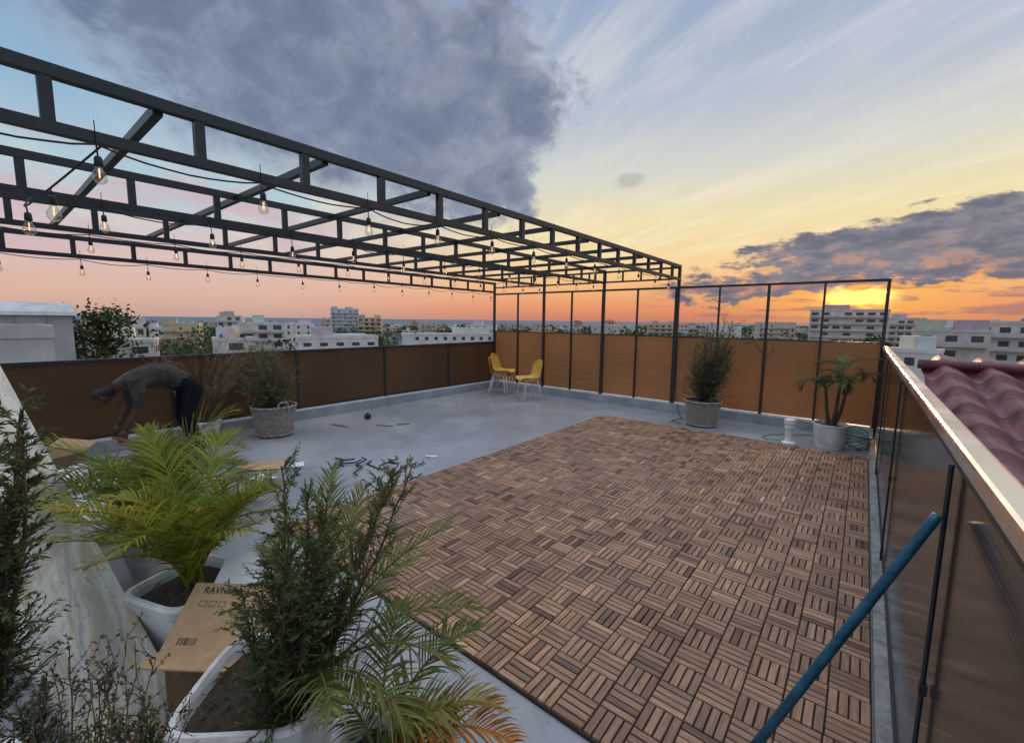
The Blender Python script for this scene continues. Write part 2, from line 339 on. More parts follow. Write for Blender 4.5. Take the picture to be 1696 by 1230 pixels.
x0,x1,z0,z1,ch=XR-.016,XR+.042,1.313,1.350,.010
sec=[(x0,z0),(x1,z0),(x1,z1-ch),(x1-.003,z1-.003),(x1-ch,z1),(x0+ch,z1),(x0+.003,z1-.003),(x0,z1-ch)]
vs=[(p[0],YB,p[1]) for p in sec]+[(p[0],YF+.02,p[1]) for p in sec]; ns_=len(sec)
b.add(vs,[(i,i+ns_,(i+1)%ns_+ns_,(i+1)%ns_) for i in range(ns_)]+[tuple(range(ns_)),tuple(range(ns_,2*ns_))[::-1]],2)
b.obj('privacy_fence',[M_pan_right,M_steel,M_alu])
# pergola
b=MB(); TX=[-2.68,-4.16,-5.63,-7.1]; Y0p=-2.2
for k,tx in enumerate(TX):
    zl,zh=(2.395,2.665) if k<3 else (2.30,2.55); e=.024 if k==0 else .018
    b.box(tx-e,tx+e,Y0p,YF-.05,zh-.050,zh,0); b.box(tx-e,tx+e,Y0p,YF-.05,zl,zl+.045,0)
    yy=.265-.53*4
    while yy<YF-.1: b.box(tx-e+.004,tx+e-.004,yy-.022,yy+.022,zl+.045,zh-.050,0); yy+=.53
    b.box(tx-.024,tx+.024,YF-.05,YF-.002,.16,zh+.002,0)
    b.box(tx-.03,tx+.03,Y0p-.05,Y0p-.002,0.004,zh,0)
yy=.64-.83*3
while yy<YF-.2:
    b.box(TX[3]+.021,TX[0]-.025,yy-.02,yy+.02,2.600,2.645,0); yy+=.83
b.box(TX[3]+.03,TX[0]-.03,YF-.04,YF-.01,2.605,2.64,0); b.box(TX[3]+.03,TX[0]-.03,YF-.04,YF-.01,2.41,2.44,0)
xx=TX[3]+.37
while xx<TX[0]: b.box(xx-.015,xx+.015,YF-.038,YF-.012,2.44,2.605,0); xx+=.37
b.obj('steel_pergola',[M_steel])
# string lights
b=MB()
def bulb(p,L,s=.85):
    tx_=R.uniform(-.012,.012)
    b.tube([p,(p[0]+tx_,p[1]+.004,p[2]-L)],.0035,5,0)
    c=(p[0]+tx_,p[1]+.004,p[2]-L)
    sc=lambda pr:[(r*s,z*s) for r,z in pr]
    b.lathe(sc([(.001,.0),(.012,0),(.017,-.01),(.019,-.045),(.0165,-.05),(.001,-.05)]),c,10,0)
    b.lathe(sc([(.013,-.05),(.015,-.06),(.026,-.082),(.031,-.10),(.029,-.118),(.018,-.133),(.004,-.139)]),c,12,1)
    b.tube([(c[0]+u*s,c[1],c[2]+v*s) for u,v in ((-.007,-.06),(-.01,-.105),(0,-.09),(.01,-.105),(.007,-.06))],.0014,4,2)
for k,tx in enumerate(TX):
    zl=(2.395 if k<3 else 2.30)-.012; yy=.46-.64*3+.13*k; prev=None; x_=tx+.03
    while yy<YF-.15:
        at=(x_,yy,zl-R.uniform(0,.02)); bulb(at,R.uniform(.03,.08))
        b.tube([(x_,yy,zl),(x_,yy,zl+.10)],.002,4,0)
        if prev:
            sg=R.uniform(.015,.05); b.tube([(x_+R.uniform(-.006,.006),prev[1]+(yy-prev[1])*s,zl-sg*4*s*(1-s)) for s in [i/8 for i in range(9)]],.0045,5,0)
        prev=at; yy+=.64+R.uniform(-.04,.04)
P0,P1,P2=Vector((TX[0]+.03,.42,2.385)),Vector((TX[0]-.35,.10,2.0)),Vector((TX[1]+.03,.30,2.385))
b.tube([P0*(1-t)**2+P1*2*t*(1-t)+P2*t*t for t in [i/14 for i in range(15)]],.0045,6,0)
for t in (.3,.62): bulb(P0*(1-t)**2+P1*2*t*(1-t)+P2*t*t,.03)
b.obj('string_lights',[M_black,M_bulb,M_fil],smooth=True)
# ------------------------------------------------------------ plants
def rv(): 
    v=Vector((R.gauss(0,1),R.gauss(0,1),R.gauss(0,1))); return v.normalized()
def frond(b,base,az,el0,L,droop,n=26,ll=.22,wd=.010,col=(.17,.25,.04),vee=.35,seg=3):
    h=Vector((math.cos(az),math.sin(az),0)); side=Vector((-h.y,h.x,0)); up=Vector((0,0,1))
    P=[Vector(base)]; T=[]; K=14; tw=R.uniform(-.35,.35)
    for i in range(K):
        s=i/K; e=el0-droop*s**1.25; t=h*math.cos(e)+up*math.sin(e)+side*tw*s*.4; t.normalize(); T.append(t); P.append(P[-1]+t*L/K)
    T.append(T[-1]); roll=R.uniform(-.5,.5)
    cr=tuple(min(1,c*1.15) for c in col)+(1,)
    b.tube(P,[.0055*(1-.8*i/K)+.001 for i in range(K+1)],5,1,cr,False)
    for i in range(n):
        s=.22+.78*(i+.5)/n; f=s*K; i0=min(int(f),K-1); p=P[i0].lerp(P[i0+1],f-i0); t=T[i0]
        s2=(s-.22)/.78; l0=ll*(math.sin(math.pi*(.18+.74*s2))**.7); ang0=math.radians(62-36*s2)
        for sg in (-1,1):
            if R.random()<.05: continue
            l=l0*R.uniform(.72,1.12); ang=ang0*R.uniform(.85,1.15)
            nrm=t.cross(side).normalized(); 
            if nrm.z<0: nrm=-nrm
            sd_=side*math.cos(roll)+nrm*math.sin(roll)*.6
            d=(t*math.cos(ang)+sd_*sg*math.sin(ang)+nrm*vee*R.uniform(.5,1.4)).normalized()
            wv=d.cross(nrm).normalized(); q=p.copy(); vs=[]; dr=R.uniform(.6,1.5)
            for k in range(seg+1):
                w_=wd*(0.5,1.,.75,.06)[k]
                vs+= [q-wv*w_/2,q+wv*w_/2]
                q=q+d*l/seg; d=(d+Vector((0,0,-.22-.14*k))*dr+rv()*.06).normalized()
            g=R.uniform(.6,1.3); cc=(col[0]*g*R.uniform(.85,1.2),col[1]*g,col[2]*g,1)
            ct=(cc[0]*1.3,cc[1]*.85,cc[2],1) if R.random()<.3 else cc
            for k in range(seg): b.add(vs[2*k:2*k+4],[(0,1,3,2)],1,ct if k==seg-1 else cc)
def palm(b,base,nf,L,ll,col,spread=1.,n=26,wd=.011,brown=.0,azr=(0,2*math.pi),rb=.05,elr=(.75,1.42)):
    for i in range(nf):
        az=azr[0]+(azr[1]-azr[0])*(i+R.uniform(.1,.9))/nf
        c=col
        if R.random()<brown: c=(.26,.13,.04)
        g=R.uniform(.6,1.2); y_=R.uniform(.85,1.2); c=(c[0]*g*y_,c[1]*g,c[2]*g)
        el=R.uniform(*elr)
        st=Vector(base)+Vector((R.uniform(-rb,rb),R.uniform(-rb,rb),0))
        frond(b,st,az,el,L*R.uniform(.7,1.1),R.uniform(.9,1.9)*spread,n,ll*R.uniform(.8,1.1),wd,c)
def conifer(b,base,H,spread,stems=6,nb=26,ns=10,leaf=.022,col=(.06,.10,.035),lean=(0,0),bl=.16,t0=.12,sparse=1.,upb=.75,wl=.22,lo=.6,al=.8):
    base=Vector(base)
    for s in range(stems):
        az=2*math.pi*(s+R.random())/stems; ou=Vector((math.cos(az),math.sin(az),0))*spread*R.uniform(.2,1.)
        top=base+Vector((lean[0],lean[1],0))+ou+Vector((0,0,H*R.uniform(lo,1.02)))
        mid=base.lerp(top,.5)+ou*.25+Vector((R.uniform(-.03,.03),R.uniform(-.03,.03),0))
        P=[]
        for i in range(11):
            t=i/10; P.append(base*(1-t)**2+mid*2*t*(1-t)+top*t*t+rv()*.006)
        b.tube(P,[.009*(1-.85*i/10)*H+.001 for i in range(11)],5,0,cap=False)
        for i in range(nb):
            t=t0+(1-t0)*(i+R.random())/nb; f=t*10; i0=min(int(f),9); p=P[i0].lerp(P[i0+1],f-i0)
            d=(rv()*.9+Vector((0,0,upb))+ou.normalized()*.25).normalized(); l=bl*(1.15-.75*t)*R.uniform(.5,1.25)
            q=[p+d*l*k/4+Vector((0,0,.25*l*(k/4)**2)) for k in range(5)]
            b.tube(q,[.0020,.0016,.0012,.0009,.0005],3,0,cap=False)
            g0=R.uniform(.5,1.4)
            for k in range(int(ns*sparse)):
                u=(k+R.random())/ns*4; a_=min(int(u),3); pp=q[a_].lerp(q[a_+1],u-a_)
                dd=(d*al+rv()).normalized(); w_=dd.cross(rv()).normalized(); L_=leaf*R.uniform(.5,1.3); ww=L_*wl
                g=g0*R.uniform(.75,1.3); cc=(col[0]*g*R.uniform(.9,1.2),col[1]*g,col[2]*g,1)
                b.add([pp,pp+dd*L_*.5+w_*ww,pp+dd*L_,pp+dd*L_*.5-w_*ww],[(0,1,2,3)],1,cc)
def tub(b,c,rt,rb,h,p=6.,rot=0.,mat=2,soil=3,seg=48):
    b.lathe([(rb*.9,0),(rb,.012),(rt*.97,h*.86),(rt,h*.88),(rt+.004,h-.012),(rt-.004,h),(rt-.02,h),(rt-.028,h-.02),(rt-.035,h-.07)],c,seg,mat,p,rot)
    b.lathe([(rt-.033,h-.05),(rt*.6,h-.035),(rt*.3,h-.03),(.001,h-.028)],c,seg,soil,p,rot)
    for k in range(110):
        a_=R.uniform(0,6.28); r_=rt*.85*math.sqrt(R.random()); pp=Vector((c[0]+r_*math.cos(a_),c[1]+r_*math.sin(a_),c[2]+h-.035)); d=(rv()+Vector((0,0,.5))).normalized(); w_=d.cross(rv()).normalized()*.005; l=R.uniform(.015,.05)
        b.add([pp-w_,pp+w_,pp+d*l],[(0,1,2)],1,R.choice(((.10,.15,.03,1),(.18,.12,.06,1),(.12,.09,.05,1))))
PM=[M_bark,M_leaf,M_pot,M_soil]; PMd=[M_bark,M_leafd,M_pot,M_soil]
G1=(.25,.29,.035)
b=MB(); tub(b,(-2.42,.56,.0),.20,.15,.40,6,.35); palm(b,(-2.42,.56,.38),16,.74,.24,G1,.85,38,.0095,0.,rb=.05,elr=(1.0,1.5)); palm(b,(-2.42,.56,.38),9,.6,.19,(.30,.32,.04),.6,32,.009,rb=.04,elr=(1.,1.5)); b.obj('areca_palm',PM)
b=MB(); tub(b,(-3.35,.62,0),.19,.13,.36,2,0); palm(b,(-3.35,.62,.34),20,.84,.25,(.19,.24,.04),1.,38,.0105,.0,rb=.06,elr=(.85,1.45)); b.obj('areca_palm',PM)
b=MB(); tub(b,(-4.2,.80,0),.17,.13,.34,2,0); palm(b,(-4.2,.80,.32),14,.68,.22,(.16,.21,.045),1.2,34,.0115,.05,rb=.06,elr=(.6,1.25)); b.obj('areca_palm',PM)
# pot close to the deck
b=MB(); tub(b,(-1.04,.66,0),.145,.115,.36,2,0)
for az,el,L_,c in ((.62,.80,.46,(.44,.17,.03)),(.35,.60,.40,(.40,.20,.04)),(.9,.95,.42,(.30,.22,.05)),(1.5,1.15,.5,(.15,.20,.05)),(2.3,1.2,.5,(.15,.19,.05)),(.1,.8,.34,(.2,.2,.05)),(3.4,1.2,.36,(.16,.20,.06)),(.65,1.2,.3,(.2,.22,.05))):
    frond(b,(-1.04,.66,.33),az,el,L_,1.5,34,.15,.0075,c,.3)
b.obj('young_palm',PM)
# planter with conifer
b=MB(); tub(b,(-1.50,.53,0),.22,.165,.43,5.5,.75)
JC=(.105,.145,.05)
conifer(b,(-1.38,.58,.40),.82,.15,9,50,34,.020,JC,(.0,.05),.15,.03,1,.7,.11,.5,1.4)
conifer(b,(-1.34,.60,.40),.76,.06,4,44,30,.020,(.12,.165,.055),(.16,.26),.13,.1,1,.7,.11,.7,1.4)
conifer(b,(-1.32,.50,.38),.50,.14,8,40,30,.018,(.085,.12,.045),(.04,-.02),.13,.0,1,.5,.11,.4,1.3)
b.obj('cypress_shrub',PMd)
b=MB(); 
for az,el,L_,dr in ((1.0,1.25,.72,1.0),(1.6,1.1,.62,1.5),(.6,1.05,.58,1.9),(.25,1.0,.50,2.0),(2.4,1.3,.8,.9),(3.0,1.25,.6,1.2),(-.3,1.2,.42,1.6),(2.0,1.3,.7,.8),(.9,1.0,.66,1.5)):
    frond(b,(-1.34,.62,.40),az,el,L_,dr,34,.17,.0075,(.15*R.uniform(.9,1.3),.19,.055),.35)
b.obj('young_palm',PM)
# left foreground shrubs
b=MB(); tub(b,(-1.72,-.16,0),.16,.12,.45,2,0)
conifer(b,(-1.70,-.09,.42),.98,.09,9,54,30,.022,(.08,.11,.045),(-.02,.10),.13,.2,1,.7,.12,.7,1.3); b.obj('cypress_shrub',PMd)
b=MB(); tub(b,(-1.14,-.02,0),.18,.14,.42,5,.2)
for k in range(38):
    a=R.uniform(-.3,2.0); r=R.uniform(.05,.46)
    p0=Vector((-1.20+R.uniform(-.10,.08),.05+R.uniform(-.06,.06),.38)); h_=R.uniform(.12,.46)
    tp=p0+Vector((-r*math.sin(a)*.9-.05,r*.55*math.cos(a),h_)); P=[p0.lerp(tp,i/8)+rv()*.012 for i in range(9)]
    b.tube(P,[.0032*(1-.7*i/8) for i in range(9)],4,0,cap=False)
    for j in range(15):
        t=R.uniform(.2,1); f=t*8; i0=min(int(f),7); p=P[i0].lerp(P[i0+1],f-i0); d=(rv()+Vector((0,0,.6))).normalized(); l=R.uniform(.03,.10)
        q=[p,p+d*l*.5+rv()*.005,p+d*l]; b.tube(q,[.0014,.001,.0006],3,0,cap=False)
        for k2 in range(9):
            pp=q[0].lerp(q[2],R.random()); dd=(d+rv()*1.2).normalized(); w_=dd.cross(rv()).normalized(); L_=R.uniform(.006,.014); g=R.uniform(.6,1.4)
            cc=(.09*g,.11*g,.04*g,1) if R.random()<.6 else (.13*g,.07*g,.06*g,1)
            b.add([pp,pp+dd*L_*.5+w_*L_*.3,pp+dd*L_,pp+dd*L_*.5-w_*L_*.3],[(0,1,2,3)],1,cc)
conifer(b,(-1.33,.12,.38),.24,.12,8,32,24,.014,(.075,.11,.04),(-.03,.03),.09,.05,1,.7,.14,.5,1.2)
conifer(b,(-1.15,.02,.4),.20,.14,8,34,24,.013,(.06,.085,.035),(-.05,.0),.09,.0,1,.7,.14,.5,1.2)
conifer(b,(-1.45,-.06,.4),.40,.12,7,36,24,.015,(.06,.085,.035),(-.05,.02),.11,.0,1,.7,.14,.5,1.2)
b.obj('thyme_shrub',PMd)
# baskets
def basket(b,c,rt,rb,h,mat=2):
    rows=17; prof=[]
    for j in range(rows*2+1):
        t=j/(rows*2); r=rb+(rt-rb)*t**.8; prof.append((r,h*t))
    b.lathe(prof,c,96,mat,2.,0,lambda j,a:(.010*math.sin(24*a+math.pi*(j//2))+(.004 if j%2 else -.004)))
    for z_,r in ((h,rt+.006),(.01,rb+.006)):
        b.tube([(c[0]+r*math.cos(t),c[1]+r*math.sin(t),c[2]+z_+.004*math.sin(14*t)) for t in [2*math.pi*i/48 for i in range(49)]],.014,6,mat)
    b.lathe([(rt-.01,h-.04),(rt*.5,h-.02),(.001,h-.015)],c,32,3)
BM=[M_bark,M_leafd,M_wick,M_soil]
b=MB(); basket(b,(-6.40,2.58,.02),.28,.22,.40)
for s in (-1,1): b.tube([(-6.4+s*.28,2.58-.08,.38),(-6.4+s*.31,2.58-.05,.50),(-6.4+s*.31,2.58+.05,.50),(-6.4+s*.28,2.58+.08,.38)],.014,6,2)
conifer(b,(-6.40,2.58,.36),.94,.46,24,28,13,.042,(.15,.17,.085),(-.05,-.10),.36,.0,1,.5,.09,.3,1.4); b.obj('wicker_basket_shrub',BM)
b=MB(); basket(b,(-1.95,7.32,.02),.27,.22,.38); conifer(b,(-1.95,7.32,.34),1.30,.34,26,34,14,.046,(.115,.14,.07),(.14,.06),.36,.0,1,.8,.09,.4,1.4); b.obj('wicker_basket_shrub',BM)
# white pot with small palm
b=MB(); b.lathe([(.15,0),(.155,.01),(.195,.31),(.203,.315),(.203,.335),(.19,.335),(.18,.28)],(-.26,7.1,.0),32,2); b.lathe([(.182,.29),(.001,.30)],(-.26,7.1,0),32,3)
for k,(ox,oy,zz) in enumerate(((.03,0,1.08),(-.07,.03,.80),(.08,.02,.92))):
    b.tube([(-.26+ox*.3,7.1+oy,.28),(-.25+ox,7.1+oy,.5),(-.24+ox*1.6,7.1+oy,zz)],[.03,.02,.015],8,0)
    palm(b,(-.24+ox*1.6,7.1+oy,zz-.02),6,.44,.16,(.11,.155,.06),1.5,22,.013,.0,rb=.01,elr=(.5,1.2))
b.obj('potted_palm',PM)
# dried grass behind person
b=MB()
for k in range(120):
    a=R.uniform(0,6.28); l=R.uniform(.5,1.2); o=Vector((-6.75+R.uniform(-.06,.06),1.85+R.uniform(-.1,.1),.15)); d=Vector((math.cos(a)*.28,math.sin(a)*.28,1)).normalized()
    P=[o]; 
    for i in range(7): P.append(P[-1]+d*l/7*1.25); d=(d+Vector((math.cos(a),math.sin(a),-.25))*.06).normalized()
    b.tube(P,[.003,.003,.002,.002,.002,.0016,.001,.0006],3,1,(.20,.15,.10,1),False)
    for j in range(28):
        p=P[5].lerp(P[7],R.random()); e=(d+rv()*.8).normalized()*.06; b.add([p,p+e*.5+rv()*.005,p+e],[(0,1,2)],1,(.30,.23,.16,1))
tub(b,(-6.75,1.85,.0),.18,.14,.28,2); b.obj('dried_grass_plant',PM)
# ------------------------------------------------------------ sloping marble slab (stair cover)
b=MB()
T=[(-1.98,.43,.03),(-4.6,-.03,1.78),(-4.6,-.75,1.78),(-1.95,.17,.03)]
Bt=[(p[0]-.02,p[1],p[2]-.05) for p in T]
b.add(T+Bt,[(0,3,2,1),(4,5,6,7),(0,1,5,4),(1,2,6,5),(2,3,7,6),(3,0,4,7)],0)
G=[(-2.1,.36,.0),(-4.6,-.08,0),(-4.6,-.70,0),(-2.1,.16,0)]; Gt=[(-2.1,.36,.04),(-4.6,-.08,1.70),(-4.6,-.70,1.70),(-2.1,.16,.04)]
b.add(G+Gt,[(0,1,5,4),(1,2,6,5),(2,3,7,6),(3,0,4,7)],1)
b.obj('marble_slab',[M_marble,M_conc])
# stacked sheets
b=MB()
for k in range(5):
    Mx=Matrix.Translation((-4.9-.03*k,.50+.02*k,.06+.035*k))@Matrix.Rotation(.25+R.uniform(-.12,.12),4,'Z')@Matrix.Rotation(.12,4,'X')
    b.box(-.75,.75,-.22,.22,-.008,.008,0,M=Mx)
for k in range(3):
    b.box(-.1+k*.22-.2,-.02+k*.22-.2,-.18,.18,.009,.011,1,M=Mx)
b.obj('stacked_panels',[M_lbl,M_blue])
# carton near the man
b=MB(); Mp=Matrix.Translation((-6.3,.35,0))@Matrix.Rotation(.5,4,'Z'); b.box(-.25,.25,-.18,.18,.003,.26,0,M=Mp)
for s in (-1,1): b.box(-.25,.25,.002,.14,-.003,.003,1,M=Mp@Matrix.Translation((0,s*.18,.265))@Matrix.Rotation(0 if s>0 else math.pi,4,'Z')@Matrix.Rotation(.5,4,'X'))
b.obj('cardboard_box',[M_carddk,M_card])
# cardboard carton
ex=Vector((.80,.60,0)).normalized(); nz=Vector((.42,-.42,.80)).normalized(); nz=(nz-ex*nz.dot(ex)).normalized(); ey=nz.cross(ex)
def frame(o,ex,ey,nz): 
    Mm=Matrix((ex,ey,nz)).transposed().to_4x4(); Mm.translation=o; return Mm
F=frame(Vector((-1.92,.55,.45)),ex,ey,nz)
b=MB(); b.box(-.19,.17,-.13,.12,-.005,.005,0,M=F)
F2=F@Matrix.Translation((-.015,-.13,0))@Matrix.Rotation(math.radians(-48),4,'X'); b.box(-.17,.16,-.12,-.002,-.003,.003,0,M=F2)
b.box(-.18,.15,-.11,.11,-.36,-.03,1,M=Matrix.Translation((-1.97,.56,.38))@Matrix.Rotation(math.atan2(ex.y,ex.x),4,'Z'))  # solid block in darker cardboard, painted shade of the open interior
F3=F@Matrix.Translation((.17,.0,0))@Matrix.Rotation(math.radians(35),4,'Y'); b.box(.002,.13,-.13,.12,-.004,.004,0,M=F3)
box=b.obj('cardboard_box',[M_card,M_carddk])
def text(s,size,M,parent,name,mat=M_ink):
    cu=bpy.data.curves.new(name,'FONT'); cu.body=s; cu.size=size; cu.extrude=.0004; cu.offset=size*.012; o=bpy.data.objects.new(name,cu); scene.collection.objects.link(o)
    cu.materials.append(mat); o.parent=parent; o.matrix_world=M; return o
text('RAVNUM',.038,F@Matrix.Translation((-.14,.078,.0065)),box,'label_text')
b=MB()
for k in range(14):
    xx=-.14+k*.0055; b.box(xx,xx+R.choice((.0012,.0025,.0035)),-.112,-.086,.0052,.0062,0,M=F)
for (x0_,y0_) in ((-.13,.028),(-.09,.028),(-.05,.028)):
    for (p,q_,r_,s_) in ((0,.028,0,.0014),(0,.028,.020,.0214),(0,.0014,.0014,.020),(.0266,.028,.0014,.020)): b.box(x0_+p,x0_+q_,y0_+r_,y0_+s_,.0052,.0062,0,M=F)
b.obj('print_marks',[M_ink],parent=box)
b=MB(); Mp=Matrix.Translation((-2.12,.72,.50))@Matrix.Rotation(.9,4,'Z')@Matrix.Rotation(.3,4,'X'); b.box(-.13,.13,-.09,.09,-.001,.001,0,M=Mp); b.obj('paper_sheet',[M_lbl])
b=MB(); Mp=Matrix.Translation((-1.25,.98,.035))@Matrix.Rotation(.6,4,'Z')@Matrix.Rotation(.08,4,'X'); b.box(-.2,.14,-.12,.12,-.004,.004,0,M=Mp); b.obj('cardboard_sheet',[M_carddk])
# ------------------------------------------------------------ blue pole
b=MB(); p0=Vector((.185,1.54,1.16)); p1=Vector((-.262,1.49,.045)); b.tube([p0,p0.lerp(p1,.02),p0.lerp(p1,.5),p1],[.011,.0125,.014,.015],20); o=b.obj('blue_pole',[M_blue],smooth=True)
# chairs
def chair():
    b=MB(); prof=[(.235,.415,.165),(.225,.435,.19),(.19,.447,.205),(.10,.442,.22),(0,.436,.225),(-.10,.440,.222),(-.16,.458,.215),(-.195,.50,.205),(-.215,.56,.20),(-.23,.63,.205),(-.245,.70,.205),(-.26,.76,.19),(-.27,.80,.16),(-.277,.822,.10)]
    n=13; vs=[]
    for i,(y_,z_,hw) in enumerate(prof):
        for k in range(n):
            s=-1+2*k/(n-1); up=abs(s)**2.4*.035 if i<7 else 0; fw=abs(s)**2*.055 if i>=7 else (abs(s)**2*.03 if i>5 else 0)
            vs.append((hw*s,y_+fw,z_+up))
    nv=len(vs); vs+= [(v[0],v[1]-(.007 if j//n>=6 else 0),v[2]-(.0 if j//n>=8 else .007)) for j,v in enumerate(vs)]
    fs=[]
    for i in range(len(prof)-1):
        for k in range(n-1):
            a=i*n+k; fs.append((a,a+1,a+n+1,a+n)); fs.append((nv+a,nv+a+n,nv+a+n+1,nv+a+1))
    for i in range(len(prof)-1):
        for k in (0,n-1): a=i*n+k; fs.append((a,a+n,nv+a+n,nv+a))
    for k in range(n-1):
        for r_ in (0,len(prof)-1): a=r_*n+k; fs.append((a,a+1,nv+a+1,nv+a))
    b.add(vs,fs,0)
    for sx in (-1,1):
        for (ty,by) in ((.13,.21),(-.12,-.21)):
            b.tube([(sx*.12,ty,.432),(sx*.135,ty+(by-ty)*.05,.415),(sx*.205,by,.0)],.0125,8,1)
        b.tube([(sx*.13,.13,.422),(sx*.13,-.12,.422)],.010,8,1)
    b.tube([(-.155,.155,.28),(.155,.155,.28)],.008,6,1); b.tube([(-.155,-.15,.28),(.155,-.15,.28)],.008,6,1)
    for s in (.13,-.12): b.tube([(-.13,s,.42),(.13,s,.42)],.009,8,1)
    return b
def facing(dx,dy): return math.atan2(dy,dx)-math.pi/2
chair().obj('yellow_chair',[M_yel,M_wh],True,(-5.42,7.28,.003),rotz=facing(-.45,-.9))
chair().obj('yellow_chair',[M_yel,M_wh],True,(-6.33,7.42,.003),rotz=facing(.9,.25))
chair().obj('yellow_chair',[M_yel,M_wh],True,(-6.28,7.44,.075),rotz=facing(.9,.25))
# vent pipe
b=MB(); b.lathe([(.001,0),(.085,0),(.085,.03),(.055,.045),(.048,.05),(.048,.22),(.062,.225),(.062,.27),(.055,.275),(.055,.285),(.07,.29),(.07,.345),(.05,.36),(.001,.362)],(-.70,6.93,.003),24); b.obj('vent_pipe',[M_wh],smooth=False)
# hoses
b=MB()
for k in range(6):
    r=.20+.014*k; b.tube([(-.0+r*.7*math.cos(t)-.0,7.45+r*math.sin(t)*1.2,.03+.03*k+.03*math.sin(2*t+k)) for t in [2*math.pi*i/30 for i in range(31)]],.011,6)
b.tube([(-.16,7.6,.03),(-.45,7.72,.02),(-.75,7.5,.02),(-.95,7.35,.02),(-1.05,7.15,.02),(-.98,7.0,.02),(-.8,6.98,.03),(-.72,7.2,.1),(-.7,7.5,.17)],.010,6)
b.obj('garden_hose',[M_hose],smooth=True)
b=MB(); b.tube([(-1.55,YF-.06,1.30),(-1.40,YF-.07,1.36),(-1.32,YF-.08,1.22),(-1.2,YF-.08,1.12),(-1.12,YF-.08,1.2),(-1.14,YF-.07,1.3)],.006,6)
b.tube([(-2.45,7.75,.02),(-2.3,7.5,.02),(-2.4,7.2,.02),(-2.2,7.1,.02)],.006,6); b.tube([(-2.45,7.75,.02),(-2.55,7.95,.16),(-2.62,8.02,.4),(-2.64,8.03,1.8)],.005,6); b.obj('power_cable',[M_black],smooth=True)
# debris on the floor
b=MB()
base=Vector((-4.31,2.66,.012))
for k in range(8):
    a=R.uniform(0,3.14); c=base+Vector((R.uniform(-.26,.26),R.uniform(-.26,.26),.012*(k%4))); d=Vector((math.cos(a),math.sin(a),0)); e=Vector((-d.y,d.x,0)); l=R.uniform(.13,.22)
    b.tube([c-d*l-e*.07,c-d*(l-.05),c+d*(l-.05),c+d*l+e*.09*R.choice((-1,1))],.0085,6)
b.obj('metal_rods',[M_black],smooth=True)
for (x_,y_,r_,s1,s2,mt,nm) in ((-3.95,3.35,.6,.07,.03,M_lbl,'paper_scrap'),(-4.9,2.1,1.1,.16,.07,M_lbl,'paper_scrap'),(-4.7,1.75,.3,.12,.08,M_lbl,'paper_scrap'),(-5.1,1.9,.9,.22,.15,M_card,'cardboard_scrap'),(-5.7,3.9,.4,.14,.03,M_rust,'wood_scrap'),(-5.55,4.15,1.0,.10,.02,M_rust,'wood_scrap'),(-6.2,3.45,.2,.18,.025,M_rust,'wood_scrap'),(-5.0,1.25,1.4,.25,.12,M_card,'cardboard_scrap')):
    b=MB(); n=5; vs=[];cl=[R.uniform(0,.012) for _ in range(12)]
    for i in range(4):
        for j in range(3): vs.append(((i/3-.5)*2*s1+R.uniform(-.01,.01),(j/2-.5)*2*s2+R.uniform(-.008,.008),.006+cl[i*3+j]))
    b.add(vs,[(i*3+j,(i+1)*3+j,(i+1)*3+j+1,i*3+j+1) for i in range(3) for j in range(2)]); o=b.obj(nm,[mt],loc=(x_,y_,0),rotz=r_)
    o.modifiers.new('s','SOLIDIFY').thickness=.004
b=MB(); b.lathe([(.001,0),(.04,.005),(.055,.03),(.055,.05),(.035,.085),(.015,.09),(.015,.10),(.001,.10)],(-6.3,4.0,.003),16); b.obj('drain_cap',[M_black],smooth=True)
